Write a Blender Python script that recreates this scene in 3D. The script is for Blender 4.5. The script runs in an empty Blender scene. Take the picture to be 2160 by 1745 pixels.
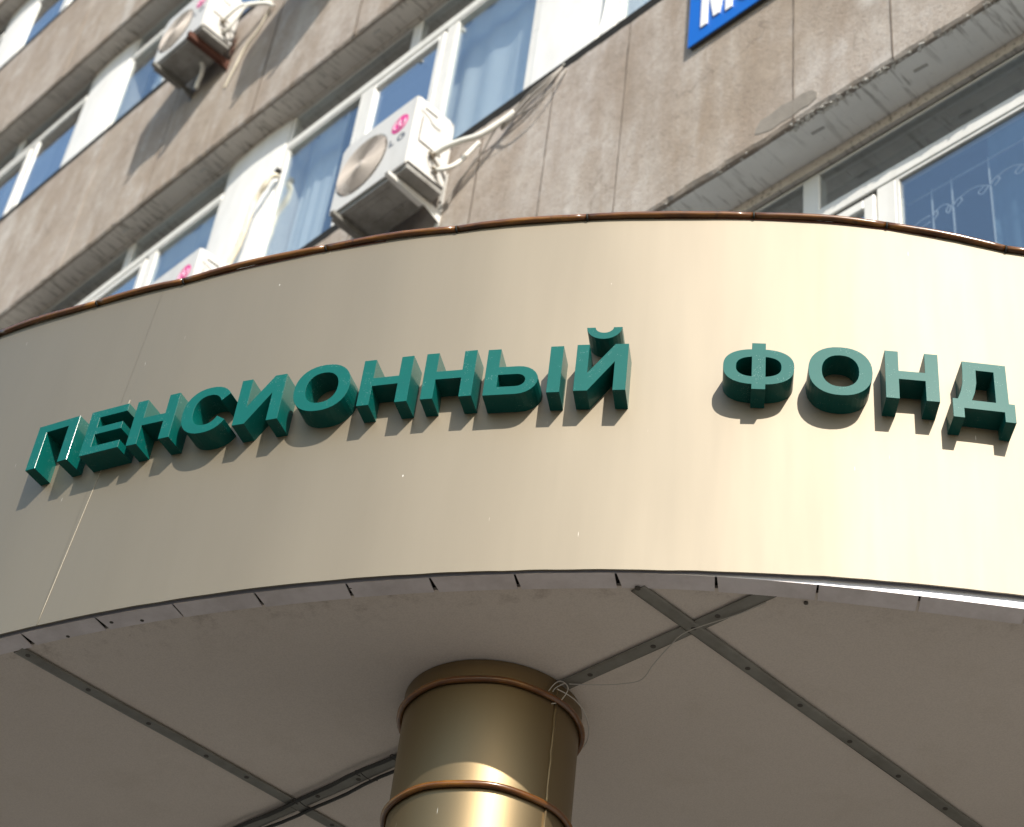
import bpy, bmesh, math, random
from mathutils import Vector, Matrix, noise as mnoise
random.seed(7)
R = math.radians
scene = bpy.context.scene
COL = scene.collection
OZ = 1.6                       # height of the camera above the ground; coordinates below are measured from eye level

# ------------------------------------------------------------------ camera
cam_d = bpy.data.cameras.new('camera'); cam = bpy.data.objects.new('camera', cam_d); COL.objects.link(cam)
FPX, PITCH, ROLL, HEAD = 4004.6, R(40.819), R(7.562), R(49.536)
F = Vector((-math.sin(HEAD)*math.cos(PITCH), math.cos(HEAD)*math.cos(PITCH), math.sin(PITCH)))
R0 = Vector((math.cos(HEAD), math.sin(HEAD), 0)); U0 = R0.cross(F)
RX = math.cos(ROLL)*R0 + math.sin(ROLL)*U0; UX = RX.cross(F)
M = Matrix((RX, UX, -F)).transposed().to_4x4(); M.translation = Vector((0, 0, OZ))
cam.matrix_world = M
cam_d.sensor_width = 36; cam_d.lens = 36*FPX/2160; cam_d.clip_start = .05; cam_d.clip_end = 2000
cam_d.dof.use_dof = True; cam_d.dof.focus_distance = 3.95; cam_d.dof.aperture_fstop = 5.8
scene.camera = cam

# ------------------------------------------------------------------ light
SUN_AZ, SUN_EL = R(120), R(35.8)                        # azimuth from +Y towards +X
SV = Vector((math.sin(SUN_AZ)*math.cos(SUN_EL), math.cos(SUN_AZ)*math.cos(SUN_EL), math.sin(SUN_EL)))
world = bpy.data.worlds.new('World'); scene.world = world; world.use_nodes = True
wn = world.node_tree; bg = wn.nodes['Background']
sky = wn.nodes.new('ShaderNodeTexSky'); sky.sky_type = 'NISHITA'; sky.sun_disc = False
sky.sun_elevation = SUN_EL; sky.sun_rotation = SUN_AZ; sky.altitude = 200; sky.air_density = 1.5; sky.dust_density = 1.0; sky.ozone_density = 1.2
wn.links.new(sky.outputs[0], bg.inputs[0]); bg.inputs[1].default_value = .125
sl = bpy.data.lights.new('sun', 'SUN'); sl.energy = 4.1; sl.angle = R(.53); sl.color = (1, .93, .82)
so = bpy.data.objects.new('sun', sl); COL.objects.link(so); so.rotation_euler = SV.to_track_quat('Z', 'Y').to_euler(); so.location = (20, -10, 20)
scene.view_settings.view_transform = 'Standard'; scene.view_settings.look = 'None'
scene.view_settings.gamma = 1; scene.view_settings.use_curve_mapping = False
scene.view_settings.exposure = .74
scene.cycles.max_bounces = 10; scene.cycles.glossy_bounces = 5; scene.cycles.transparent_max_bounces = 12
scene.cycles.caustics_reflective = True; scene.cycles.sample_clamp_indirect = 6

# ------------------------------------------------------------------ materials
def new_mat(name):
    m = bpy.data.materials.new(name); m.use_nodes = True
    return m, m.node_tree, m.node_tree.nodes['Principled BSDF']
def nd(t, kind, **kw):
    n = t.nodes.new('ShaderNode'+kind)
    for k, v in kw.items(): setattr(n, k, v)
    return n
def coords(t, scale=(1, 1, 1), obj=False):
    mp = nd(t, 'Mapping'); mp.inputs['Scale'].default_value = scale
    if obj: t.links.new(nd(t, 'TexCoord').outputs['Object'], mp.inputs['Vector'])
    else: t.links.new(nd(t, 'NewGeometry').outputs['Position'], mp.inputs['Vector'])
    return mp.outputs[0]
def noise(t, scale, vec, detail=4, rough=.55):
    n = nd(t, 'TexNoise'); n.inputs['Scale'].default_value = scale; n.inputs['Detail'].default_value = detail; n.inputs['Roughness'].default_value = rough
    t.links.new(vec, n.inputs['Vector']); return n.outputs['Fac']
def ramp(t, src, stops):
    r = nd(t, 'ValToRGB'); el = r.color_ramp.elements
    while len(el) > 1: el.remove(el[0])
    el[0].position = stops[0][0]; el[0].color = (*stops[0][1], 1) if len(stops[0][1]) == 3 else stops[0][1]
    for p, c in stops[1:]:
        e = el.new(p); e.color = (*c, 1)
    t.links.new(src, r.inputs[0]); return r.outputs[0]
def g(v): return (v, v, v)
def mix(t, fac, a, b, mode='MIX'):
    m = nd(t, 'Mix', data_type='RGBA', blend_type=mode)
    for i, s in ((0, fac), (6, a), (7, b)):
        if hasattr(s, 'is_linked') or hasattr(s, 'links'): t.links.new(s, m.inputs[i])
        elif i == 0: m.inputs[i].default_value = s
        else: m.inputs[i].default_value = (*s, 1)
    return m.outputs[2]
def bump(t, b, src, strength=.2, dist=.01):
    n = nd(t, 'Bump'); n.inputs['Strength'].default_value = strength; n.inputs['Distance'].default_value = dist
    t.links.new(src, n.inputs['Height']); t.links.new(n.outputs[0], b.inputs['Normal']); return n
def setb(b, **kw):
    for k, v in kw.items():
        k = {'metallic': 'Metallic', 'rough': 'Roughness', 'coat': 'Coat Weight', 'coat_rough': 'Coat Roughness', 'ior': 'IOR', 'spec': 'Specular IOR Level', 'color': 'Base Color'}[k]
        b.inputs[k].default_value = (*v, 1) if k == 'Base Color' else v
def plain(name, color, rough=.5, metallic=0, var=.12, scale=30, bumps=0, coat=0, dirt=0):
    m, t, b = new_mat(name); setb(b, rough=rough, metallic=metallic, coat=coat)
    v = coords(t)
    n = noise(t, scale, v, 5)
    c = mix(t, n, tuple(x*(1-var) for x in color), tuple(min(1, x*(1+var)) for x in color))
    if dirt:
        d = ramp(t, noise(t, 9, coords(t, (1, 1, .35)), 8, .68), [(.42, g(0)), (.66, g(1))])
        mm = nd(t, 'Math', operation='MULTIPLY'); t.links.new(d, mm.inputs[0]); mm.inputs[1].default_value = dirt
        c = mix(t, mm.outputs[0], c, (color[0]*.34, color[1]*.3, color[2]*.25))
    t.links.new(c, b.inputs['Base Color'])
    rr = ramp(t, noise(t, scale*.6, v), [(.3, g(max(.05, rough-.1))), (.7, g(min(1, rough+.1)))]); t.links.new(rr, b.inputs['Roughness'])
    if bumps: bump(t, b, noise(t, scale*4, v, 3), bumps, .004)
    return m

def mat_gold(name, base, metal=.55, rough=.58, coat=0):
    m, t, b = new_mat(name); setb(b, metallic=.93, rough=.4, coat=coat, coat_rough=.55)
    big = noise(t, 1.4, coords(t, (1, 1, .6)), 4)
    streak = noise(t, 22, coords(t, (1, 1, .09)), 5, .6)
    fine = noise(t, 240, coords(t, (1, 1, .5)), 2)
    c = mix(t, big, tuple(x*.93 for x in base), tuple(x*1.06 for x in base))
    c = mix(t, ramp(t, streak, [(.35, g(0)), (.75, g(.07))]), c, tuple(x*.8 for x in base))
    # paint flecks, short scratches
    ch = nd(t, 'TexVoronoi'); ch.inputs['Scale'].default_value = 12; ch.inputs['Randomness'].default_value = 1
    mp = nd(t, 'Mapping'); mp.inputs['Scale'].default_value = (1.5, 1.5, .55); mp.inputs['Rotation'].default_value = (0, R(8), 0)
    t.links.new(nd(t, 'NewGeometry').outputs['Position'], mp.inputs['Vector']); t.links.new(mp.outputs[0], ch.inputs['Vector'])
    dots = ramp(t, ch.outputs['Distance'], [(.0, g(1)), (.018, g(1)), (.028, g(0))])
    pick = ramp(t, noise(t, 3.1, coords(t), 2), [(.5, g(0)), (.56, g(1))])
    dd = mix(t, 1, dots, pick, 'MULTIPLY')
    sc = nd(t, 'TexVoronoi'); sc.inputs['Scale'].default_value = 8.5
    mp2 = nd(t, 'Mapping'); mp2.inputs['Scale'].default_value = (5.5, 5.5, .5); mp2.inputs['Rotation'].default_value = (R(3), R(-7), 0)
    t.links.new(nd(t, 'NewGeometry').outputs['Position'], mp2.inputs['Vector']); t.links.new(mp2.outputs[0], sc.inputs['Vector'])
    scr = ramp(t, sc.outputs['Distance'], [(.0, g(.7)), (.018, g(.55)), (.036, g(0))])
    pick2 = ramp(t, noise(t, 2.3, coords(t, (1, 1, 1.4)), 3), [(.47, g(0)), (.53, g(1))])
    dd2 = mix(t, 1, scr, pick2, 'MULTIPLY')
    allm = mix(t, 1, dd, dd2, 'ADD')
    c = mix(t, allm, c, (.86, .84, .78))
    # broad dull water marks
    wm = ramp(t, noise(t, 5, coords(t, (1, 1, .16)), 6, .65), [(.42, g(0)), (.75, g(.2))])
    c = mix(t, wm, c, (base[0]*.72, base[1]*.68, base[2]*.62))
    t.links.new(c, b.inputs['Base Color'])
    rr = ramp(t, streak, [(.3, g(rough-.014)), (.7, g(rough+.014))]); t.links.new(rr, b.inputs['Roughness'])
    met = ramp(t, allm, [(0, g(metal)), (1, g(0))]); t.links.new(met, b.inputs['Metallic'])
    bump(t, b, fine, .05, .0006)
    return m

def mat_concrete():
    m, t, b = new_mat('weathered pebbledash concrete'); setb(b, rough=.93, spec=.2)
    v = coords(t)
    big = noise(t, .55, coords(t, (1, 1, 1)), 4, .6)
    c = mix(t, ramp(t, big, [(.35, g(0)), (.65, g(1))]), (.445, .40, .37), (.355, .295, .24))
    st = noise(t, 3.0, coords(t, (1, 1, .22)), 7, .68)
    c = mix(t, ramp(t, st, [(.44, g(0)), (.66, g(.6))]), c, (.24, .175, .125))
    lt = noise(t, 2.1, coords(t, (1.3, 1, .22)), 5, .6)
    c = mix(t, ramp(t, lt, [(.50, g(0)), (.7, g(.7))]), c, (.56, .535, .51))
    blot = noise(t, 3.7, coords(t, (1, 1, .7)), 7, .72)
    c = mix(t, ramp(t, blot, [(.50, g(0)), (.64, g(.5))]), c, (.25, .2, .16))
    c = mix(t, ramp(t, blot, [(.30, g(.55)), (.45, g(0))]), c, (.55, .52, .50))
    mid = noise(t, 14, v, 6, .7)
    c = mix(t, ramp(t, mid, [(.35, g(.35)), (.6, g(0))]), c, (.24, .2, .165))
    sp = noise(t, 68, v, 4, .75)
    c = mix(t, ramp(t, sp, [(.3, g(.55)), (.46, g(0))]), c, (.17, .135, .105))
    c = mix(t, ramp(t, noise(t, 120, coords(t, (1.1, 1, .9)), 2), [(.6, g(0)), (.74, g(.4))]), c, (.6, .54, .47))
    # hairline cracks
    cv = nd(t, 'TexVoronoi', feature='DISTANCE_TO_EDGE'); cv.inputs['Scale'].default_value = 1.1
    wv = nd(t, 'VectorMath', operation='ADD'); nn = nd(t, 'TexNoise'); nn.inputs['Scale'].default_value = 3.5; nn.inputs['Detail'].default_value = 6
    t.links.new(v, nn.inputs['Vector']); t.links.new(v, wv.inputs[0]); t.links.new(nn.outputs['Color'], wv.inputs[1]); t.links.new(wv.outputs[0], cv.inputs['Vector'])
    cr = ramp(t, cv.outputs['Distance'], [(0, g(.4)), (.004, g(.3)), (.009, g(0))])
    cr = mix(t, 1, cr, ramp(t, noise(t, 1.3, v, 2), [(.5, g(0)), (.58, g(1))]), 'MULTIPLY')
    c = mix(t, cr, c, (.09, .07, .055))
    t.links.new(c, b.inputs['Base Color'])
    h = mix(t, .5, sp, mid); bump(t, b, h, .6, .014)
    return m

def mat_soffit_plaster(name, base, drip=(.17, .14, .11), amt=.75, pth=.36, dsc=52):
    m, t, b = new_mat(name); setb(b, rough=.9, spec=.2)
    v = coords(t)
    c = mix(t, noise(t, 4, v, 6, .65), tuple(x*.82 for x in base), tuple(x*1.12 for x in base))
    # dirt runs that crawl inward from the outer edge
    dr = noise(t, dsc, coords(t, (1, .11, 1)), 3, .6)
    pt = ramp(t, noise(t, 1.9, coords(t), 3), [(pth, g(0)), (pth+.16, g(1))])
    d = mix(t, 1, ramp(t, dr, [(.54, g(0)), (.63, g(amt))]), pt, 'MULTIPLY')
    c = mix(t, d, c, drip)
    c = mix(t, ramp(t, noise(t, 40, v, 4, .7), [(.62, g(0)), (.75, g(.5))]), c, tuple(x*.5 for x in base))
    t.links.new(c, b.inputs['Base Color']); bump(t, b, noise(t, 60, v, 5, .7), .3, .006)
    return m

def mat_canopy_soffit():
    m, t, b = new_mat('grubby painted ceiling board'); setb(b, rough=.7, spec=.35)
    v = coords(t)
    c = mix(t, noise(t, 1.6, v, 5, .6), (.74, .66, .59), (.82, .74, .665))
    c = mix(t, ramp(t, noise(t, 6, v, 7, .7), [(.52, g(0)), (.78, g(.4))]), c, (.62, .54, .45))
    c = mix(t, ramp(t, noise(t, 26, coords(t, (1, 1, 1)), 6, .75), [(.66, g(0)), (.78, g(.35))]), c, (.22, .165, .12))
    c = mix(t, ramp(t, noise(t, 300, v, 2), [(.35, g(.12)), (.6, g(0))]), c, (.2, .17, .14))
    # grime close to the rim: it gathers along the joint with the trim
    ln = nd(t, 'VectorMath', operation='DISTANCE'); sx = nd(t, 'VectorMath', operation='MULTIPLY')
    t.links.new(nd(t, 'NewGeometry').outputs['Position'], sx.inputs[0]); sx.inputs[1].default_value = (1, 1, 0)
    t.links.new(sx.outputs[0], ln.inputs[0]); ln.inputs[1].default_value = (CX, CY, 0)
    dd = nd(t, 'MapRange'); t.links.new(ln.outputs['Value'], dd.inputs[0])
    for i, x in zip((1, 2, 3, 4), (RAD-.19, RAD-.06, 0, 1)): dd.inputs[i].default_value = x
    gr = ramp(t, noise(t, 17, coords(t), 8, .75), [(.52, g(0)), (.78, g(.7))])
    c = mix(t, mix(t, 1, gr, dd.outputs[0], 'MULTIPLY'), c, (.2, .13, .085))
    t.links.new(c, b.inputs['Base Color']); bump(t, b, noise(t, 35, v, 4, .6), .08, .003)
    return m

def mat_teal():
    m, t, b = new_mat('glossy teal letter enamel'); setb(b, rough=.5, coat=.3, coat_rough=.09, spec=.16)
    v = coords(t)
    c = mix(t, noise(t, 18, v, 4), (.0, .080, .069), (.0, .097, .083))
    c = mix(t, ramp(t, noise(t, 60, v, 5, .7), [(.62, g(0)), (.76, g(.16))]), c, (.08, .2, .18))
    vo = nd(t, 'TexVoronoi'); vo.inputs['Scale'].default_value = 260; t.links.new(v, vo.inputs['Vector'])
    dots = ramp(t, vo.outputs['Distance'], [(0, g(1)), (.17, g(.7)), (.24, g(0))])
    pk = ramp(t, noise(t, 33, v, 3), [(.54, g(0)), (.62, g(1))])
    dots = mix(t, 1, dots, pk, 'MULTIPLY')
    c = mix(t, mix(t, 1, dots, g(.3), 'MULTIPLY'), c, (.5, .68, .64))
    t.links.new(c, b.inputs['Base Color'])
    h = mix(t, .4, noise(t, 420, v, 2), dots); bump(t, b, h, .18, .0005)
    return m

def mat_tube():
    m, t, b = new_mat('brown varnished edge tube'); setb(b, rough=.28, coat=.6, coat_rough=.15)
    v = coords(t)
    n = noise(t, 30, coords(t, (.35, .35, 3.2)), 5, .65)
    c = ramp(t, n, [(.25, (.03, .008, .003)), (.5, (.13, .045, .007)), (.72, (.26, .11, .012))])
    c = mix(t, ramp(t, noise(t, 26, v, 4, .7), [(.6, g(0)), (.7, g(.85))]), c, (.03, .01, .005))
    t.links.new(c, b.inputs['Base Color']); bump(t, b, n, .2, .002)
    return m

def mat_glass(name, refl=.5, tint=(.93, .96, .97)):
    m = bpy.data.materials.new(name); m.use_nodes = True; t = m.node_tree; t.nodes.clear()
    out = nd(t, 'OutputMaterial'); mx = nd(t, 'MixShader'); tr = nd(t, 'BsdfTransparent'); gl = nd(t, 'BsdfGlossy'); fr = nd(t, 'LayerWeight'); pw = nd(t, 'Math', operation='POWER')
    tr.inputs[0].default_value = (*tint, 1); gl.inputs['Roughness'].default_value = .02; gl.inputs['Color'].default_value = (.95, .98, 1, 1)
    fr.inputs[0].default_value = .5; t.links.new(fr.outputs['Facing'], pw.inputs[0]); pw.inputs[1].default_value = 3
    nz = noise(t, .9, coords(t), 2); bp = nd(t, 'Bump'); bp.inputs['Strength'].default_value = .35; bp.inputs['Distance'].default_value = .01
    t.links.new(nz, bp.inputs['Height']); t.links.new(bp.outputs[0], gl.inputs['Normal'])
    ad = nd(t, 'Math', operation='MULTIPLY_ADD'); t.links.new(pw.outputs[0], ad.inputs[0]); ad.inputs[1].default_value = .5; ad.inputs[2].default_value = refl; ad.use_clamp = True
    t.links.new(ad.outputs[0], mx.inputs[0]); t.links.new(tr.outputs[0], mx.inputs[1]); t.links.new(gl.outputs[0], mx.inputs[2]); t.links.new(mx.outputs[0], out.inputs[0])
    return m

CX, CY, RAD = -4.4396, 5.181, 3.8654          # plan centre and radius of the canopy front
GOLD = mat_gold('brushed gold composite', (.240, .203, .146), .87, .66, 1.0)
GOLD2 = mat_gold('brushed gold column sheet', (.225, .165, .088), .9, .46, .3)
CONC = mat_concrete()
HEADM = mat_soffit_plaster('stained window head concrete', (.62, .565, .51), amt=.75)
HEADR = mat_soffit_plaster('grey painted window head', (.86, .85, .82), (.3, .28, .255), .75, .44, 44)
SOFF = mat_canopy_soffit()
TEAL = mat_teal()
TUBE = mat_tube()
GLASS = mat_glass('window glass', .52)
GLASSC = mat_glass('clearer window glass', .22)
WPANEL = plain('off white wall cladding', (.8, .79, .77), .55, var=.05, scale=3, bumps=.05, dirt=.12)
PVC = plain('white window frame plastic', (.72, .71, .68), .35, var=.04, scale=12, dirt=.14)
SILLM = plain('dark sill gap shade', (.012, .011, .01), .9)  # near-black colour stands for the shaded gap under the sill
SEAL = plain('crumbling dark sealant', (.1, .078, .06), .95, var=.6, scale=40, bumps=.4)
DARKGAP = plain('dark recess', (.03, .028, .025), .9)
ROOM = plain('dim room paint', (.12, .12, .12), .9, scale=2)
CURT = plain('pale blue net curtain', (.78, .82, .84), .9, var=.1, scale=4)
CURT2 = plain('blue grey curtain', (.1, .17, .23), .9, var=.2, scale=4)
ACW = plain('cream white unit casing', (.6, .59, .57), .42, var=.04, scale=9, dirt=.16)
ACG = plain('grey galvanised sheet', (.3, .295, .28), .5, .25, var=.15, scale=14, bumps=.1, dirt=.55)
GRILLE = plain('beige grey fan grille', (.52, .47, .43), .85, var=.1)
BRW = plain('white painted bracket', (.7, .7, .68), .45, var=.05, dirt=.2)
BRG = plain('grey painted bracket', (.2, .195, .18), .5, .1, var=.2, dirt=.4)
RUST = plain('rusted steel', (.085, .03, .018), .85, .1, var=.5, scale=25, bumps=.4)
PINK = plain('magenta logo print', (.66, .05, .25), .4, var=.03)
INK = plain('dark grey logo print', (.09, .1, .12), .4, var=.03)
LIGHTP = plain('white logo print', (.75, .6, .68), .4, var=.03)
BLUE = plain('blue sign face', (.002, .12, .52), .35, var=.05, scale=4)
SIGNW = plain('white sign lettering', (.8, .8, .8), .4, var=.03)
SIGNE = plain('dark sign edge', (.06, .06, .055), .6)
TRIM = plain('white lacquered trim', (.82, .76, .765), .4, var=.07, scale=9, dirt=.3)
WMETAL = plain('bright lacquered flange', (.6, .6, .66), .4, .1, var=.03, dirt=.1)
STRIP = plain('grey joint strip', (.27, .262, .235), .45, .35, var=.14, scale=22, dirt=.35)
SCREW = plain('dull steel screw', (.1, .09, .08), .5, .6)
WIRE = plain('grey wire', (.55, .52, .48), .5)
PIPEW = plain('white pipe wrap', (.76, .75, .7), .5, var=.05, dirt=.2)
PIPEY = plain('yellowed pipe foam', (.7, .64, .52), .7, var=.12, scale=14, bumps=.4, dirt=.35)
CABG = plain('grey cable sheath', (.33, .3, .27), .55, var=.15)
BLACKC = plain('black cable', (.04, .038, .035), .5)
PAVE = plain('grey street paving', (.058, .055, .05), .85, var=.15, scale=1.5, bumps=.2)
GWALL = plain('plain entrance wall', (.3, .28, .26), .8, var=.1, scale=2)
ROOFM = plain('roof felt', (.1, .1, .1), .9)

# ------------------------------------------------------------------ mesh building
class MB:
    def __init__(s): s.v = []; s.f = []; s.sm = []
    def add(s, vs, fs, smooth=False):
        o = len(s.v); s.v += [Vector(p) for p in vs]
        for f in fs: s.f.append([o+i for i in f]); s.sm.append(smooth)
        return s
    def box(s, x0, x1, y0, y1, z0, z1):
        return s.add([(x, y, z) for z in (z0, z1) for y in (y0, y1) for x in (x0, x1)],
                     [(0, 2, 3, 1), (4, 5, 7, 6), (0, 1, 5, 4), (2, 6, 7, 3), (0, 4, 6, 2), (1, 3, 7, 5)])
    def obox(s, o, ax, ay, az):
        o, ax, ay, az = map(Vector, (o, ax, ay, az))
        return s.add([o+ax*i+ay*j+az*k for k in (0, 1) for j in (0, 1) for i in (0, 1)],
                     [(0, 2, 3, 1), (4, 5, 7, 6), (0, 1, 5, 4), (2, 6, 7, 3), (0, 4, 6, 2), (1, 3, 7, 5)])
    def bar(s, a, b, w, h, up=(0, 0, 1)):
        a, b, up = Vector(a), Vector(b), Vector(up); d = (b-a).normalized(); sd = d.cross(up).normalized(); u = sd.cross(d)
        return s.obox(a-sd*w/2-u*h/2, b-a, sd*w, u*h)
    def tube(s, pts, r, n=8, cap=True, close=False):
        pts = [Vector(p) for p in pts]; N = len(pts); rings = []; prev = None
        rr = r if hasattr(r, '__len__') else [r]*N
        for i, p in enumerate(pts):
            if close: d = pts[(i+1) % N]-pts[i-1]
            else: d = pts[min(i+1, N-1)]-pts[max(i-1, 0)]
            d.normalize()
            if prev is None:
                a = Vector((0, 0, 1)) if abs(d.z) < .9 else Vector((1, 0, 0)); prev = a
            x = (prev-d*prev.dot(d)).normalized(); y = d.cross(x); prev = x
            rings.append([p+(x*math.cos(2*math.pi*k/n)+y*math.sin(2*math.pi*k/n))*rr[i] for k in range(n)])
        vs = [q for ring in rings for q in ring]; fs = []
        for i in range(N if close else N-1):
            a, b = i*n, ((i+1) % N)*n
            for k in range(n): fs.append((a+k, a+(k+1) % n, b+(k+1) % n, b+k))
        s.add(vs, fs, True)
        if cap and not close:
            o = len(s.v)-len(vs); s.f.append([o+k for k in range(n)][::-1]); s.f.append([o+(N-1)*n+k for k in range(n)]); s.sm += [False, False]
        return s
    def plate(s, loops, fn, d0, d1):
        """flat outline with holes, given depth; fn(u, v, d) -> point"""
        bm = bmesh.new(); es = []
        for l in loops:
            vs = [bm.verts.new((u, v, 0)) for u, v in l]
            es += [bm.edges.new((vs[i], vs[(i+1) % len(vs)])) for i in range(len(vs))]
        bmesh.ops.triangle_fill(bm, edges=es, use_beauty=True, use_dissolve=False)
        bm.verts.ensure_lookup_table(); bm.verts.index_update()
        tri = [[v.index for v in f.verts] for f in bm.faces]; base = [(v.co.x, v.co.y) for v in bm.verts]; bm.free()
        n = len(base)
        fs = [list(f) for f in tri]+[[i+n for i in f[::-1]] for f in tri]
        k = 0
        for l in loops:
            m = len(l)
            for i in range(m): fs.append([k+i, k+(i+1) % m, k+(i+1) % m+n, k+i+n])
            k += m
        return s.add([fn(u, v, d0) for u, v in base]+[fn(u, v, d1) for u, v in base], fs)
    def build(s, name, mat, parent=None, base=None, bevel=0, seg=2, smooth_angle=None, label=None, rot=0):
        base = Vector(base) if base is not None else (Vector(parent['_b']) if parent is not None else None)
        if base is None:
            xs = [p.x for p in s.v]; ys = [p.y for p in s.v]; base = Vector(((min(xs)+max(xs))/2, (min(ys)+max(ys))/2, min(p.z for p in s.v)))
        me = bpy.data.meshes.new(name)
        me.from_pydata([p-base for p in s.v], [], s.f)
        for p, k in zip(me.polygons, s.sm): p.use_smooth = k
        bm = bmesh.new(); bm.from_mesh(me)
        bmesh.ops.recalc_face_normals(bm, faces=bm.faces)
        if bevel:
            ed = [e for e in bm.edges if len(e.link_faces) == 2 and e.calc_face_angle(0) > R(38)]
            bmesh.ops.bevel(bm, geom=ed, offset=bevel, segments=seg, affect='EDGES', clamp_overlap=True)
        bm.to_mesh(me); bm.free()
        me.materials.append(mat)
        o = bpy.data.objects.new(name, me); COL.objects.link(o)
        if parent is not None: o.parent = parent
        else: o.location = base+Vector((0, 0, OZ)); o['_b'] = tuple(base)
        if label: o['label'] = label
        return o
def sub(parent_obj, mb, name, mat, **kw):     # a sub-part: shares its parent's base
    o = mb.build(name, mat, base=kw.pop('base'), **kw); o.location = (0, 0, 0); o.parent = parent_obj
    if '_b' in o: del o['_b']
    return o
def thing(name, label, cat, base, group=None, kind=None):
    o = bpy.data.objects.new(name, None); COL.objects.link(o); o.empty_display_size = .1
    o.location = Vector(base)+Vector((0, 0, OZ)); o['_b'] = tuple(base)
    return tag(o, label, cat, group, kind)
def tag(o, label=None, cat=None, group=None, kind=None):
    for k, v in (('label', label), ('category', cat), ('group', group), ('kind', kind)):
        if v: o[k] = v
    return o
def spline(pts, n=8):
    P = [Vector(p) for p in pts]; out = []
    for i in range(len(P)-1):
        a, b, c, d = P[max(i-1, 0)], P[i], P[i+1], P[min(i+2, len(P)-1)]
        for k in range(n):
            u = k/n; out.append(.5*((2*b)+(c-a)*u+(2*a-5*b+4*c-d)*u*u+(3*b-a-3*c+d)*u**3))
    return out+[P[-1]]
def arc(th, r, z): t = R(th); return Vector((CX+r*math.cos(t), CY+r*math.sin(t), z))

# ------------------------------------------------------------------ ground
gb = MB().add([(-400, -400, -OZ), (400, -400, -OZ), (400, 400, -OZ), (-400, 400, -OZ)], [(0, 1, 2, 3)])
tag(gb.build('pavement', PAVE), 'wide sunlit grey paving in front of the building', None, None, 'structure')

# ------------------------------------------------------------------ building
YF, YW = 3.96, 4.16
YR = {1: 4.20, 2: 4.16, 3: 4.16, 4: 4.16, 5: 4.16}              # face of the concrete bands, plane of the windows
XL, XR = -24.0, 1.2
BB = (-6, YF, -OZ)
bld = thing('office_building', 'tall concrete office building with long window bands and stained parapets behind the canopy', 'building', BB)
SILL = {1: 4.02, 2: 7.55, 3: 11.11, 4: 14.46}
HEADZ = {0: 2.48, 1: 6.03, 2: 9.56, 3: 12.945, 4: 16.4}
def jag(x, k, amp): return amp*mnoise.noise(Vector((x*9, k*7.3, 0)))+amp*.7*mnoise.noise(Vector((x*31, k*3.1, 4)))
def panel(x0, x1, z0, z1, row, joint=.007):
    """one cast panel: face, broken arris at the foot and head, full depth so that its underside is the window head"""
    mb = MB(); n = max(4, int((x1-x0)/.035)); xs = [x0+joint/2+(x1-x0-joint)*i/n for i in range(n+1)]
    amp = .012 if row <= 2 else .009
    dy = random.uniform(-.003, .003); vs = []
    prof = []
    for x in xs:
        zb = z0+jag(x, row, amp*.8); zt = z1+jag(x, row+20, amp*.7); ch = .008+abs(jag(x, row+40, .012))
        prof.append([(x, YW+.2, z0+.004), (x, YF+.03+ch*2, z0+.004+ch*.2), (x, YF+dy+ch*.8, zb), (x, YF+dy, zb+.006+ch), (x, YF+dy, (z0+z1)/2), (x, YF+dy, zt-.01), (x, YF+dy+.012, zt), (x, YW+.2, z1)])
    m = len(prof[0]); 
    for p in prof: vs += p
    fs = [(i*m+j, i*m+(j+1) % m, (i+1)*m+(j+1) % m, (i+1)*m+j) for i in range(n) for j in range(m)]
    fs += [list(range(m))[::-1], [n*m+j for j in range(m)]]
    return mb.add(vs, fs)
bands = {1: (HEADZ[0], SILL[1]), 2: (HEADZ[1], SILL[2]), 3: (HEADZ[2], SILL[3]), 4: (HEADZ[3], SILL[4]), 5: (HEADZ[4], 17.95)}
joints = {2: [-2.10, -2.65, -3.14, -4.14, -4.65, -5.16, -6.2], 3: [-3.6, -4.65, -5.16, -6.66, -7.7, -8.9]}
for row, (z0, z1) in bands.items():
    js = list(joints.get(row, [-2.2]))
    x = max(js)
    while x < XR-.7: x += .98; js.append(min(x, XR))
    if max(js) < XR-.01: js.append(XR)
    x = min(js)
    while x > XL+.2: x -= 1.02; js.append(x)
    js = sorted(js)
    for a, b in zip(js[:-1], js[1:]):
        if row == 1 and a < -12: continue
        panel(a, b, z0, z1, row, .0045 if a > -5.3 else .0045).build('concrete_panel', CONC, bld)
    if row in joints:                                           # old sealant in the joints, dark and uneven
        for x in joints[row]:
            mb = MB(); n = 60; vs = []
            for i in range(n+1):
                z = z0+.01+(z1-z0-.03)*i/n; w = max(.0004, -.0008+.0105*mnoise.noise(Vector((x*5, z*11, 2)))); o_ = .003*mnoise.noise(Vector((x, z*9, 5)))
                vs += [(x+o_-w, YF-.0048, z), (x+o_+w, YF-.0048, z), (x+o_+w, YF+.02, z), (x+o_-w, YF+.02, z)]
            mb.add(vs, [(i*4+j, i*4+(j+1) % 4, (i+1)*4+(j+1) % 4, (i+1)*4+j) for i in range(n) for j in range(4)]+[(0, 1, 2, 3), (n*4, n*4+3, n*4+2, n*4+1)])
            mb.build('joint_sealant', SEAL, bld)
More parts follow.
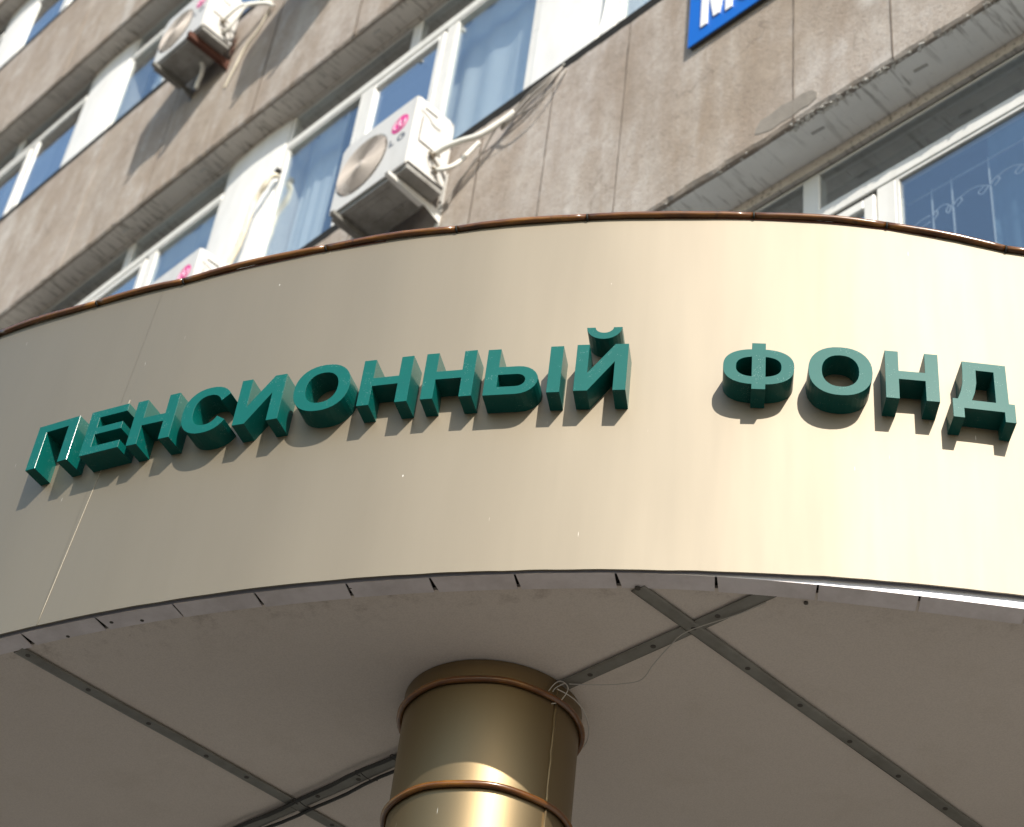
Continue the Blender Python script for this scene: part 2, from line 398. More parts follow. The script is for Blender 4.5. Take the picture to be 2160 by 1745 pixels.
# painted soffit plates of the window heads (a few millimetres below the panels), cores behind the joints
core = MB()
for row, (z0, z1) in bands.items(): core.box(XL, XR-.01, YF+.035, YW+.3, z0+.02, z1-.03)
core.build('wall_core', DARKGAP, bld)
for row in (1, 2, 3, 4):
    zh = HEADZ[row]; mb = MB(); n = 420
    # uneven front edge of the plaster, stopping short of the arris
    top = []; bot = []
    for i in range(n+1):
        x = XL+(XR-XL)*i/n; e = YF+.028+.006*mnoise.noise(Vector((x*3, row, 1)))+.004*mnoise.noise(Vector((x*17, row, 2)))
        bot.append((x, e, zh-.002-.0015*mnoise.noise(Vector((x*5, row, 9))))); top.append((x, YW+.05, zh-.004))
    fs = [(i, i+1, n+1+i+1, n+1+i) for i in range(n)]
    mb.add(bot+top, fs)
    mb.build('window_head', HEADR if row == 1 else HEADM, bld)
    # thin bead between head and frames
    MB().box(XL, XR, YR[row]-.03, YR[row]-.008, zh-(.062 if row == 1 else .016), zh-.004).build('head_bead', HEADM, bld)
for row, xs in ((1, (-2.62, -3.12)), (2, (-9.25, -8.35, -6.55)), (3, (-11.3, -12.5))):    # small pale clips under the heads
    for x in xs:
        y = YF+.075+random.uniform(-.01, .02); MB().obox((x, y, HEADZ[row]-.009), (.06, .004, 0), (0, .010, 0), (0, 0, .006)).build('ceiling_clip', plain('old clip', (.45, .44, .42), .6), bld)

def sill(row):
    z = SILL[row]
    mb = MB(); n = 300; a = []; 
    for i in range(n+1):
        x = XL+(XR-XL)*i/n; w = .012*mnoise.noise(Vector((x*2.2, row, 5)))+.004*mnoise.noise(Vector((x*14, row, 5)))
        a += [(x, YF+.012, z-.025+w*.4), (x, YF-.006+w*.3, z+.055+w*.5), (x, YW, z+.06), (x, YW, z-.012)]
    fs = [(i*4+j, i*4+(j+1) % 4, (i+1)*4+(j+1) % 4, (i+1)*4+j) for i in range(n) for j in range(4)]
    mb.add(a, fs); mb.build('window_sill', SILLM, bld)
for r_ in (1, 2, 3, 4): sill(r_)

PER, W0 = 3.02, -7.49            # window module: opening 2.42 wide, then a pale wall panel 0.60 wide
def window(x0, row, detail=True, curtains=()):
    YW = YR[row]
    x1 = x0+2.42; zb, zh = SILL[row]+.03, HEADZ[row]-(.06 if row == 1 else .012); zt = {1: 5.703, 2: 9.25, 3: 12.655, 4: 16.1}[row]; y0, y1 = YW-.006, YW+.05
    fr = MB(); w = .05
    fr.box(x0, x0+w, y0, y1, zb, zh); fr.box(x1-w, x1, y0, y1, zb, zh)
    fr.box(x0+w, x1-w, y0, y1, zb, zb+w); fr.box(x0+w, x1-w, y0+.002, y1, zh-.014, zh)
    fr.box(x0+w, x1-w, y0-.004, y1, zt-.036, zt+.036)
    um = x0+1.235; fr.box(um-.042, um+.042, y0+.001, y1, zt+.036, zh-.014)
    m1, m2 = x0+.83, x0+1.60                                   # lower mullions
    for m in (m1, m2): fr.box(m-.045, m+.045, y0+.001, y1, zb+w, zt-.036)
    f = fr.build('window', PVC, bld, bevel=.004, seg=1)
    # glazing beads on fixed lights
    def bead(a, b, c, d, yy, t=.014):
        mb = MB(); mb.box(a, a+t, yy, yy+.0095, c, d); mb.box(b-t, b, yy, yy+.0095, c, d); mb.box(a+t, b-t, yy, yy+.0095, c, c+t); mb.box(a+t, b-t, yy, yy+.0095, d-t, d); return mb
    sub(f, MB().box(x0+w, m1-.045, YW+.006, YW+.012, zb+w, zt-.036), 'pane', GLASSC if any(c[0] < .7 for c in curtains) else GLASS, base=BB)
    sub(f, MB().box(m2+.045, x1-w, YW+.006, YW+.012, zb+w, zt-.036), 'pane', GLASSC if any(c[1] > 1.7 for c in curtains) else GLASS, base=BB)
    sub(f, MB().box(x0+w, um-.042, YW+.006, YW+.012, zt+.036, zh-.014), 'pane', GLASSC, base=BB)
    sub(f, MB().box(um+.042, x1-w, YW+.006, YW+.012, zt+.036, zh-.014), 'pane', GLASSC, base=BB)
    bd = bead(x0+w, m1-.045, zb+w, zt-.036, YW-.004)
    sub(f, bd, 'glazing_bead', PVC, base=BB)
    sub(f, bead(m2+.045, x1-w, zb+w, zt-.036, YW-.004), 'glazing_bead', PVC, base=BB)
    # opening sash between the mullions
    a, b, c, d = m1+.05, m2-.05, zb+w+.006, zt-.036-.03
    sm = MB(); t = .05; yy = y0-.010
    sm.box(a, a+t, yy, y1-.01, c, d); sm.box(b-t, b, yy, y1-.01, c, d); sm.box(a+t, b-t, yy, y1-.01, c, c+t); sm.box(a+t, b-t, yy, y1-.01, d-t, d)
    sub(f, sm, 'sash', PVC, base=BB, bevel=.004, seg=1)
    sub(f, MB().box(a+t, b-t, YW+.004, YW+.010, c+t, d-t), 'pane', GLASS, base=BB)
    gk = MB().box(m1+.045, m2-.045, YW+.03, YW+.04, zb+w, zt-.036-.0)
    # dark strip painted for the shaded groove above the sash
    sub(f, MB().box(m1+.046, m2-.046, YW-.002, YW+.006, d+.001, zt-.037), 'groove_strip', DARKGAP, base=BB)
    for (cx0, cx1, cm) in curtains:
        n = 60; vs = []
        for i in range(n+1):
            u = i/n; x = x0+cx0+(cx1-cx0)*u; y = YW+.17+.009*math.sin(u*(cx1-cx0)*31+math.sin(u*7))+.006*math.sin(u*23+1)
            vs += [(x, y, zb), (x+.01*math.sin(u*9), y+.01, zt+.25)]
        sub(f, MB().add(vs, [(2*i, 2*i+2, 2*i+3, 2*i+1) for i in range(n)], True), 'curtain', cm, base=BB)
    return f
def wall_panel(x0, row):
    YW = YR[row]
    zb, zh = SILL[row]+.03, HEADZ[row]-.012
    mb = MB(); n = 10                                             # slightly bowed sheet
    vs = []
    for i in range(n+1):
        u = i/n; x = x0-.604+.608*u; bow = .012*math.sin(math.pi*u)
        vs += [(x, YW-.012-bow, zb-.01), (x, YW-.012-bow, zh), (x, YW+.2, zh), (x, YW+.2, zb-.01)]
    fs = [(i*4+j, i*4+(j+1) % 4, (i+1)*4+(j+1) % 4, (i+1)*4+j) for i in range(n) for j in range(4)]
    mb.add(vs, fs, False); mb.add([vs[j] for j in range(4)], [(0, 1, 2, 3)]); mb.add([vs[n*4+j] for j in range(4)], [(0, 3, 2, 1)])
    o = mb.build('infill_panel', WPANEL, bld)
cur = {(2, 0): [(.03, .40, CURT), (1.45, 2.4, CURT)], (2, -1): [(.9, 2.35, CURT)], (3, -2): [(.7, 1.6, CURT)], (2, 1): [(0, .9, CURT)], (3, -1): [(.2, 1.0, CURT)],
       (1, 1): [(1.95, 2.4, CURT2)], (3, 0): [(1.2, 2.4, CURT)], (4, -3): [(0, .6, CURT)]}
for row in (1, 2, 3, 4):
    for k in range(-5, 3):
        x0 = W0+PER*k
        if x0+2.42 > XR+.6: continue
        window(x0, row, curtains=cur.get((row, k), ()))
        wall_panel(x0, row)
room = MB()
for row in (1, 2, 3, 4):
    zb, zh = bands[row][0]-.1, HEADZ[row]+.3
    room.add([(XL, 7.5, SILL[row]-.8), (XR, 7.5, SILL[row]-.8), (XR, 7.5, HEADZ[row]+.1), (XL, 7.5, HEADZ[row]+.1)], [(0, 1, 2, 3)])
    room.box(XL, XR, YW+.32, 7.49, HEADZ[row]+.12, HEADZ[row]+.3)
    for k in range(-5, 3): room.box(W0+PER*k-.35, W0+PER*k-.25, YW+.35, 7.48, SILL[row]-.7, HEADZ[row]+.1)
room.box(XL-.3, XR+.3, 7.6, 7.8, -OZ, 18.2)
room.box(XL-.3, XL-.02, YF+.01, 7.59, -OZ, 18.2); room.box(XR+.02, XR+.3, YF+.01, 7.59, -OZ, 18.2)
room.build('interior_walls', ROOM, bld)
MB().box(XL-.5, XR+.5, YF-.15, 8, 18.22, 18.45).build('roof_slab', ROOFM, bld)
MB().box(XL, XR, YF+.02, YF+.3, -OZ, HEADZ[0]-.004).build('entrance_wall', GWALL, bld)
# mortar repair patch low on the right hand band
mb = MB(); pl = [(-3.34, 6.095), (-3.335, 6.13), (-3.31, 6.165), (-3.25, 6.165), (-3.2, 6.18), (-3.14, 6.165), (-3.09, 6.17), (-3.04, 6.155), (-3.015, 6.115), (-3.02, 6.085), (-3.06, 6.068), (-3.10, 6.074), (-3.15, 6.062), (-3.2, 6.068), (-3.24, 6.060), (-3.28, 6.068), (-3.31, 6.080)]
mb.plate([pl], lambda u, v, d: (u, YF-.0045+d, v), 0, .0075)
mb.build('mortar_patch', plain('grey mortar', (.225, .20, .172), .95, var=.25, scale=14, bumps=.5), bld, bevel=.002, seg=1)

# flaking pale render along the foot of the right hand band
mb = MB()
for i in range(150):
    x = random.choice((random.uniform(-3.2, -2.15), random.uniform(-3.15, -2.7), random.uniform(-3.9, -2.1))); e = random.uniform(.004, .017)
    y = YF+random.uniform(.002, .028); z = HEADZ[1]-.004+random.uniform(-.004, .009)-(y-YF)*.2
    mb.obox((x, y, z), (e, random.uniform(-.004, .004), random.uniform(-.004, .004)), (random.uniform(-.003, .003), random.uniform(.005, .015), .001), (0, .001, random.uniform(.003, .007)))
tag(mb.build('flaking_render', plain('pale flaking render', (.6, .58, .54), .9, var=.2), bld), kind='stuff')

# security grille behind the glass of the low right hand window (a thing that belongs to the window band: part of the building)
gx0, yv = -2.83, YW+.12; gm = MB()
zt_, zm = 5.60, 5.44
for x in (-2.72, -2.63, -2.465, -2.305, -2.14, -1.98, -1.82, -1.66, -1.5, -1.35): gm.tube([(x, yv, 4.1), (x, yv, zt_)], .0042, 6)
gm.tube([(gx0, yv, zt_-.012), (-1.3, yv, zt_-.012)], .0042, 6)
bx = [-2.72, -2.63, -2.465, -2.305, -2.14, -1.98, -1.82, -1.66, -1.5, -1.35]
for i, (a, b) in enumerate(zip(bx[:-1], bx[1:])):
    w = b-a; s_ = min(1, w/.16)
    gm.tube(spline([(a+.004, yv-.006, zm), (a+.03*s_, yv-.006, zm+.022), (a+.045*s_, yv-.006, zm+.004), (a+.02*s_, yv-.006, zm-.018)], 5), .003, 5)
    gm.tube(spline([(a+.01, yv-.006, zm+.012), (a+w*.4, yv-.006, zm+.03), (a+w*.7, yv-.006, zm+.028), (b-.004, yv-.006, zm)], 5), .003, 5)
    gm.tube(spline([(b-.004, yv-.006, zm), (b-.03*s_, yv-.006, zm-.026), (b-.05*s_, yv-.006, zm-.008), (b-.024*s_, yv-.006, zm+.012)], 5), .003, 5)
gm.tube(spline([(-2.83, yv-.006, zm-.03), (-2.79, yv-.006, zm+.01), (-2.73, yv-.006, zm+.015)], 5), .003, 5)
gm.tube(spline([(-2.83, yv-.006, zm-.06), (-2.79, yv-.006, zm-.03), (-2.73, yv-.006, zm-.02)], 5), .003, 5)
gr = gm.build('window_grille', plain('pale painted ironwork', (.42, .44, .46), .5), None)
tag(gr, 'pale scrolled iron security grille behind the blue window glass at right', 'grille')

# ------------------------------------------------------------------ canopy
ZS = 2.2
can = thing('entrance_canopy', 'curved entrance canopy with broad gold metal fascia and panelled white ceiling', 'canopy', (-3.2, 2.4, ZS))
ZT = [(-162, 3.2), (-95, 3.235), (-79, 3.243), (-75.3, 3.213), (-69.8, 3.191), (-64, 3.198), (-59.2, 3.194), (-54.6, 3.198), (-49, 3.2), (-44.6, 3.189), (-40.7, 3.149), (-36, 3.13), (-18, 3.13)]
def ztop(th):
    for (a, za), (b, zb) in zip(ZT[:-1], ZT[1:]):
        if th <= b: u = (th-a)/(b-a); return za+(zb-za)*max(0, u)
    return ZT[-1][1]
def wob(th, z):        # oil-canning of the thin sheet
    return .0042*mnoise.noise(Vector((th*.11, z*1.1, 3)))+.0014*mnoise.noise(Vector((th*.4, z*2.2, 8)))
def drop(th):          # the white trim hangs away from the fascia towards the right
    u = min(1, max(0, (th+53)/12)); return .022*u*u*(3-2*u)
seams = [-161.5, -144.8, -120.2, -95.6, -71.2, -18.4]
for a, b in zip(seams[:-1], seams[1:]):
    mb = MB(); n = int((b-a)/.4); m = 18; gap = .004; vs = []
    for i in range(n+1):
        th = a+gap+(b-a-2*gap)*i/n; zt = ztop(th)
        tilt = .35*(1 if abs(a+71.2) < .1 and i == 0 else 0)
        for j in range(m+1):
            v = j/m; z = ZS+(zt-ZS)*v
            t2 = th
            if a == -71.2: t2 = th-(.5-(v))*1.0*(1-i/n)**6
            if b == -71.2: t2 = th-(.5-(v))*1.0*(i/n)**6
            vs.append(arc(t2, RAD+wob(th, z), z+(.0015*mnoise.noise(Vector((th*1.1, 0, 0))) if j == 0 else 0)))
    fs = [(i*(m+1)+j, (i+1)*(m+1)+j, (i+1)*(m+1)+j+1, i*(m+1)+j+1) for i in range(n) for j in range(m)]
    N = len(vs)
    inner = [Vector((CX, CY, 0)).lerp(Vector((p.x, p.y, 0)), 1-.004/RAD)+Vector((0, 0, p.z)) for p in vs]
    mb.add(vs, fs, True); mb.add(inner, [f[::-1] for f in fs], True)
    edge = [i*(m+1) for i in range(n+1)]
    mb.add([vs[k] for k in edge]+[inner[k] for k in edge], [(i, n+1+i, n+2+i, i+1) for i in range(n)])
    edge = [i*(m+1)+m for i in range(n+1)]
    mb.add([vs[k] for k in edge]+[inner[k] for k in edge], [(i, i+1, n+2+i, n+1+i) for i in range(n)])
    mb.build('fascia_sheet', GOLD, can)
# seam hairline: raised folded edge where two sheets meet on the left
mb = MB(); mb.tube([arc(-71.2-(.5-v)*1.0+.02, RAD+.0006+wob(-71.2, ZS+v), ZS+.002+v*.62) for v in [k/14 for k in range(15)]], .0005, 5)
mb.build('seam_bead', plain('pale sealant', (.5, .45, .36), .6), can)
# edge tube in sections
tj = [-162, -150, -140, -130, -120, -110, -101, -93, -85.5, -78.95, -75.34+1.6, -69.81, -64.07, -59.21, -54.64, -49.04, -44.64, -40.74, -35.5, -30, -25, -18.6]
for a, b in zip(tj[:-1], tj[1:]):
    n = 10; pts = []; k = random.uniform(.0, .004)
    for i in range(n+1):
        u = i/n; th = a+.03+(b-a-.06)*u
        pts.append(arc(th, RAD+.0045+wob(th, ztop(th))+.002*math.sin(math.pi*u), ztop(th)+.002+k*math.sin(math.pi*u)+.0008*mnoise.noise(Vector((th*2, 1, 1)))))
    MB().tube(pts, .0078, 10).build('edge_tube', TUBE, can)
    if -86 < b < -30:
        th = b; p = arc(th, RAD+.0045+wob(th, ztop(th)), ztop(th)+.001); d = (arc(th+.3, RAD, 0)-arc(th-.3, RAD, 0)).normalized()
        MB().tube([p-d*.0022, p+d*.0022], .0088, 10).build('tube_collar', DARKGAP, can)
# dark lip added to draw the shadow line under the tube
MB().tube([arc(th, RAD-.006, ztop(th)-.003) for th in range(-160, -18, 2)], .006, 6).build('shadow_lip', RUST, can)
# roof deck
mb = MB(); pts = [arc(th, RAD-.01, 3.07) for th in range(-161, -17, 2)]
pts = [p for p in pts if p.y < YF-.02]
pts = [Vector((pts[0].x, YF-.002, 3.07))]+pts+[Vector((pts[-1].x, YF-.002, 3.07))]
mb.add([*pts, *[p+Vector((0, 0, .02)) for p in pts]], [list(range(len(pts))), [len(pts)+i for i in range(len(pts))][::-1]]+[(i, i+1, len(pts)+i+1, len(pts)+i) for i in range(len(pts)-1)])
mb.build('roof_deck', ROOFM, can)
# vertical flange of the trim, then its flat cut plates
mb = MB(); ths = [-161+.5*i for i in range(286)]
vs = [arc(th, RAD-.013, ZS-drop(th)-.0005) for th in ths]+[arc(th, RAD-.013, ZS+.07) for th in ths]+[arc(th, RAD-.015, ZS-drop(th)-.0005) for th in ths]+[arc(th, RAD-.015, ZS+.07) for th in ths]
n = len(ths); mb.add(vs, [(i, i+1, n+i+1, n+i) for i in range(n-1)]+[(2*n+i, 3*n+i, 3*n+i+1, 2*n+i+1) for i in range(n-1)], True)
mb.build('trim_flange', WMETAL, can)
tt = [-72.46-2.87*k for k in range(30, 0, -1)]+[-72.46, -69.55, -66.72, -63.90, -60.91, -58.30, -55.73, -52.76, -49.87, -46.97, -44.10, -41.04]+[-41.04+2.9*k for k in range(1, 8)]
for i, (a, b) in enumerate(zip(tt[:-1], tt[1:])):
    mb = MB(); n = 6; wdt = .047; o_, i_ = RAD-.0125, RAD-.0125-wdt; tilt = random.uniform(-.002, .002)
    ga, gb_ = random.uniform(.05, .3), random.uniform(.02, .12)      # wedge-shaped cuts
    vs = []
    for k in range(n+1):
        u = k/n; to = a+.03+(b-a-.06)*u; ti = a+ga*.5+(b-a-ga*.5-gb_*.5)*u; z = ZS-drop((a+b)/2+((b-a)*(u-.5)))-.0012
        for (t_, r_, zz) in ((to, o_, z), (ti, i_, z-.0015+tilt+.002*drop(to)/.03*0), (ti, i_, z+.0012+tilt), (to, o_, z+.0015)): vs.append(arc(t_, r_, zz))
    fs = [(k*4+j, k*4+(j+1) % 4, (k+1)*4+(j+1) % 4, (k+1)*4+j) for k in range(n) for j in range(4)]+[(3, 2, 1, 0), (n*4, n*4+1, n*4+2, n*4+3)]
    mb.add(vs, fs); mb.build('trim_plate', TRIM, can)
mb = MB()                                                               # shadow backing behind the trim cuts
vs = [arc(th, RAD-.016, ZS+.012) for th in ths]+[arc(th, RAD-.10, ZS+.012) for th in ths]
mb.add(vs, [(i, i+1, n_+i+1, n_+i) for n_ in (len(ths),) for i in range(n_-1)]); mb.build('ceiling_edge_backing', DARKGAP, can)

# ceiling boards laid out on the 1.23 m grid
GX = [-8.252, -7.023, -5.793, -4.563, -3.334, -2.104, -.875]; GY = 2.34
RI = RAD-.058
def arc_y(x): 
    q = RI*RI-(x-CX)**2
    return CY-math.sqrt(q) if q > 0 else 99
def board(xa, xb, ya, yb):
    n = 40; lo = []
    for i in range(n+1):
        x = xa+(xb-xa)*i/n; y = max(ya, arc_y(x))
        if y < yb-.004: lo.append((x, y))
    if len(lo) < 3: return
    poly = lo+[(lo[-1][0], yb), (lo[0][0], yb)]
    dz = random.uniform(0, .0012)
    MB().plate([poly], lambda u, v, d: (u, v, ZS+.0008+dz+d), 0, .007).build('ceiling_board', SOFF, can)
for xa, xb in zip([-9.0]+GX, GX+[-.6]):
    board(xa+.002, xb-.002, -1, GY-.002); board(xa+.002, xb-.002, GY+.002, YF-.004)
# joint strips
def strip(p, q, w=.032, seed=0, screws=()):
    p, q = Vector(p), Vector(q); d = (q-p); L = d.length; d.normalize(); s_ = Vector((-d.y, d.x, 0)); n = max(6, int(L/.04))
    vs = []
    for i in range(n+1):
        u = i/n; c = p+d*L*u+s_*.0022*mnoise.noise(Vector((u*L*3, seed, 0))); sag = .0016+.0016*abs(mnoise.noise(Vector((u*L*4, seed, 3))))
        for a, zz in ((-w/2, -.0008), (-w/2, -sag-.0025), (-w*.32, -sag-.0036), (w*.32, -sag-.0036), (w/2, -sag-.0025), (w/2, -.0008)): vs.append(c+s_*a+Vector((0, 0, zz)))
    m = 6; fs = [(i*m+j, i*m+(j+1) % m, (i+1)*m+(j+1) % m, (i+1)*m+j) for i in range(n) for j in range(m)]+[list(range(m)), [n*m+j for j in range(m)][::-1]]
    o = MB().add(vs, fs).build('joint_strip', STRIP, can)
    for t_ in screws:
        c = p+d*t_+s_*random.uniform(-.004, .004)+Vector((0, 0, -.0065))
        sub(o, MB().tube([c, c+Vector((0, 0, .003))], .0058, 10), 'screw', SCREW, base=can['_b'])
    # dark bar painted for the gap and the strip's shadow beside it
    MB().bar(p+s_*(w/2+.0012)+Vector((0, 0, -.0006)), q+s_*(w/2+.0012)+Vector((0, 0, -.0006)), .0055, .001).build('gap_shadow_bar', DARKGAP, can)
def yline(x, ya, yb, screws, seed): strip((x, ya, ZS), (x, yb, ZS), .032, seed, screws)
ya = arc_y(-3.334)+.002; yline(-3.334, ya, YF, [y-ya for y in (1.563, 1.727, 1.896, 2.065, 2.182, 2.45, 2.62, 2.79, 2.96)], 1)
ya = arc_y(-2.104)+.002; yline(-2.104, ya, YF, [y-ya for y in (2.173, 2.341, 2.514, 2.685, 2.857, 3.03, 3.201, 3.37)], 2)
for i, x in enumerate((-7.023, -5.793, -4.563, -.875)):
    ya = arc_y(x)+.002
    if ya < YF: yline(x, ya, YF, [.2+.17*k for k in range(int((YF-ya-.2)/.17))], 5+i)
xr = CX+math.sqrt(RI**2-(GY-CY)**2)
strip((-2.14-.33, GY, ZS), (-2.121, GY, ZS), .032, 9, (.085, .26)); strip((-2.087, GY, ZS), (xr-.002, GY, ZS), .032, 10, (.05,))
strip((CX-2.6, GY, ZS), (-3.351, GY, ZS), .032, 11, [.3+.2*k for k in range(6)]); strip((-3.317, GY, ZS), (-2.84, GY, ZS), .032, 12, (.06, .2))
for x, y in ((-2.645, 1.807), (-3.018, 1.639), (-3.078, 1.603), (-3.201, 1.577), (-1.876, 2.411), (-2.573, 1.832)):
    MB().tube([(x, y, ZS-.0016), (x, y, ZS+.002)], .0045, 8).build('screw', SCREW, can)

# ------------------------------------------------------------------ column
CCX, CCY, CR = -2.655, 2.322, .19
col = thing('gold_column', 'round gold sheet metal column with brown ring beads holding up the canopy', 'column', (CCX, CCY, -OZ))
def cyl(z0, z1, r):
    mb = MB(); n = 96; vs = [(CCX+r*math.cos(2*math.pi*k/n), CCY+r*math.sin(2*math.pi*k/n), z) for z in (z0, (z0+z1)/2, z1) for k in range(n)]
    return mb.add(vs, [(j*n+k, j*n+(k+1) % n, (j+1)*n+(k+1) % n, (j+1)*n+k) for j in (0, 1) for k in range(n)], True)
rings = [2.150, 1.903, .65, -.6]
zz = [ZS-.0005]+rings+[-OZ]
for i, (a, b) in enumerate(zip(zz[1:], zz[:-1])): cyl(a, b, CR+(.003 if i == 0 else 0)).build('column_sheet', GOLD2, col)
for z in rings:
    mb = MB(); n = 72
    mb.tube([(CCX+(CR+.0068)*math.cos(2*math.pi*k/n), CCY+(CR+.0068)*math.sin(2*math.pi*k/n), z+.0012*math.sin(k*.7)) for k in range(n)], .0070, 10, close=True)
    mb.build('ring_bead', TUBE, col)
for a, b in zip(zz[1:], zz[:-1]):
    t_ = R(1.2); p = Vector((CCX+(CR+.001)*math.cos(t_), CCY+(CR+.001)*math.sin(t_), 0))
    mb = MB(); n = 12; pts = [p+Vector((.0007*math.sin(i*1.7), .0008*math.sin(i*2.9), a+(b-a)*i/n)) for i in range(n+1)]
    mb.tube(pts, .0034, 6); mb.build('vertical_seam', GOLD2, col)

# wires on the ceiling
w1 = MB().tube(spline([(-2.44, 2.335, 2.19), (-2.40, 2.372, 2.192), (-2.35, 2.40, 2.19), (-2.30, 2.408, 2.186), (-2.25, 2.386, 2.19), (-2.18, 2.356, 2.19), (-2.114, 2.335, 2.188), (-2.0, 2.352, 2.191), (-1.93, 2.356, 2.193)], 10), .0010, 6)
tag(w1.build('hanging_wire', WIRE), 'thin pale wire drooping below the ceiling strip right of the column', 'wire')
w2 = MB(); c0 = Vector((-2.462, 2.318, 2.16))
w2.tube(spline([c0+Vector(p) for p in ((-.01, -.02, -.012), (.006, -.012, .018), (.016, .0, .03), (.02, .018, .02), (.008, .012, -.008), (-.004, -.004, -.02), (-.012, .0, -.005), (.004, -.006, .012), (.018, .01, .03))], 8), .0011, 6)
w2.tube(spline([(CCX+(CR+.0205)*math.cos(R(t_)), CCY+(CR+.0205)*math.sin(R(t_)), 2.166+.004*math.sin(t_*.1)) for t_ in range(-4, 100, 8)], 3), .0012, 6)
tag(w2.build('tie_wire', WIRE), 'loop of bare tie wire knotted at the top ring of the gold column', 'wire')
cd = MB()
for k, (dy, r_) in enumerate(((.024, .0042), (-.022, .005))):
    cd.tube([(x/100, GY+dy+.003*math.sin(x*.11+k)+.002*math.sin(x*.31), 2.190-.001*k) for x in range(-420, -283, 6)], r_, 7)
for x in (-3.30, -3.08, -2.96, -2.92):
    cd.tube(spline([(x, GY+.03, 2.192), (x+.004, GY+.0, 2.18), (x, GY-.03, 2.188), (x+.008, GY-.045, 2.176), (x+.018, GY-.05, 2.165), (x+.012, GY-.03, 2.17)], 6), .0012, 5)
tag(cd.build('ceiling_cables', BLACKC), 'pair of dark cables tied along the ceiling joint left of the column', 'cable')

# ------------------------------------------------------------------ sign letters
HL = .131; DEP = .058
def ring_pts(w, h, n=36, p=2.25, cz=None):
    cz = h/2 if cz is None else cz; o = []
    for k in range(n):
        a = 2*math.pi*k/n; c, s_ = math.cos(a), math.sin(a)
        o.append((w/2*math.copysign(abs(c)**(2/p), c), cz+h/2*math.copysign(abs(s_)**(2/p), s_)))
    return o
S_ = .0275; B_ = .0235
def N_(w=.112):
    h = w/2; return [[(-h, 0), (-h, HL), (-h+S_, HL), (-h+S_, .077), (h-S_, .077), (h-S_, HL), (h, HL), (h, 0), (h-S_, 0), (h-S_, .054), (-h+S_, .054), (-h+S_, 0)]]
def I_(w=.109):
    h = w/2; return [[(-h, 0), (-h, HL), (-h+.026, HL), (-h+.026, .05), (h-.028, HL), (h, HL), (h, 0), (h-.027, 0), (h-.027, .081), (-h+.029, 0)]]
P_ = [[(-.0595, 0), (-.0595, HL), (.0595, HL), (.0595, 0), (.032, 0), (.032, .108), (-.032, .108), (-.032, 0)]]
E_ = [[(-.053, 0), (-.053, HL), (.05, HL), (.05, .109), (-.026, .109), (-.026, .079), (.046, .079), (.046, .058), (-.026, .058), (-.026, .022), (.053, .022), (.053, 0)]]
O_ = [ring_pts(.131, .134, cz=.0645), ring_pts(.076, .087, n=28, cz=.0645)]
def C_():
    o = []
    n = 30
    for k in range(n+1):
        a = R(32)+R(296)*k/n; c, s_ = math.cos(a), math.sin(a); p = 2.25
        o.append((.0615*math.copysign(abs(c)**(2/p), c), .0645+.067*math.copysign(abs(s_)**(2/p), s_)))
    for k in range(n+1):
        a = R(330)-R(304)*k/n; c, s_ = math.cos(a), math.sin(a); p = 2.25
        o.append((.035*math.copysign(abs(c)**(2/p), c)+.001, .0645+.0435*math.copysign(abs(s_)**(2/p), s_)))
    return [o]
def soft_bowl(xl, xr, zb, zt, n=12):
    r_ = (zt-zb)/2; xc = xr-r_*1.15; o = []
    for k in range(n+1):
        a = R(-90)+R(180)*k/n; o.append((xc+r_*1.15*math.cos(a), (zt+zb)/2+r_*math.sin(a)))
    return o
B1 = [[(-.057, 0)]+soft_bowl(-.057, .058, 0, .079)+[(-.029, .079), (-.029, HL), (-.057, HL)], [(-.029, .0225)]+soft_bowl(-.03, .031, .0225, .0565)+[(-.029, .0565)]]
STK = [[(-.0138, 0), (-.0138, HL), (.0138, HL), (.0138, 0)]]
def breve():
    o = []
    for k in range(13): a = R(180)+R(180)*k/12; o.append((.038*math.cos(a), .182+.034*math.sin(a)))
    for k in range(13): a = R(360)-R(180)*k/12; o.append((.0195*math.cos(a), .182+.0155*math.sin(a)))
    return [o]
def F_():
    ow, oh, cz = .146, .099, .0665; outer = []; pts = ring_pts(ow, oh, n=64, p=2.5, cz=cz)
    s2 = .0142
    r_ = [p for p in pts if p[0] > s2]; r_.sort(key=lambda p: math.atan2(p[1]-cz, p[0])); l_ = [p for p in pts if p[0] < -s2]; l_.sort(key=lambda p: math.atan2(p[1]-cz, -p[0]))
    zt_o, zb_o = cz+oh/2-.0006, cz-oh/2+.0006
    o = [(s2, zb_o)]+r_+[(s2, zt_o), (s2, HL+.002), (-s2, HL+.002), (-s2, zt_o)]+l_[::-1]+[(-s2, zb_o), (-s2, .004), (s2, .004)]
    inner = ring_pts(.093, .056, n=56, p=2.6, cz=cz)
    ri = [p for p in inner if p[0] > s2]; ri.sort(key=lambda p: math.atan2(p[1]-cz, p[0])); li = [p for p in inner if p[0] < -s2]; li.sort(key=lambda p: math.atan2(p[1]-cz, -p[0]))
    h2 = .0276
    return [o, [(s2, cz-h2)]+ri+[(s2, cz+h2)], [(-s2, cz-h2)]+li+[(-s2, cz+h2)]]
D_ = [[(-.064, -.026), (-.064, .024), (-.053, .024), (-.046, .045), (-.0415, .068), (-.040, .1), (-.040, .129), (.05, .129), (.051, .024), (.063, .024), (.063, -.026), (.041, -.026), (.041, 0), (-.041, 0), (-.041, -.026)],
      [(-.012, .107), (.0245, .107), (.0245, .0235), (-.024, .0235), (-.017, .045), (-.0125, .072)]]
C0Z = 2.6175
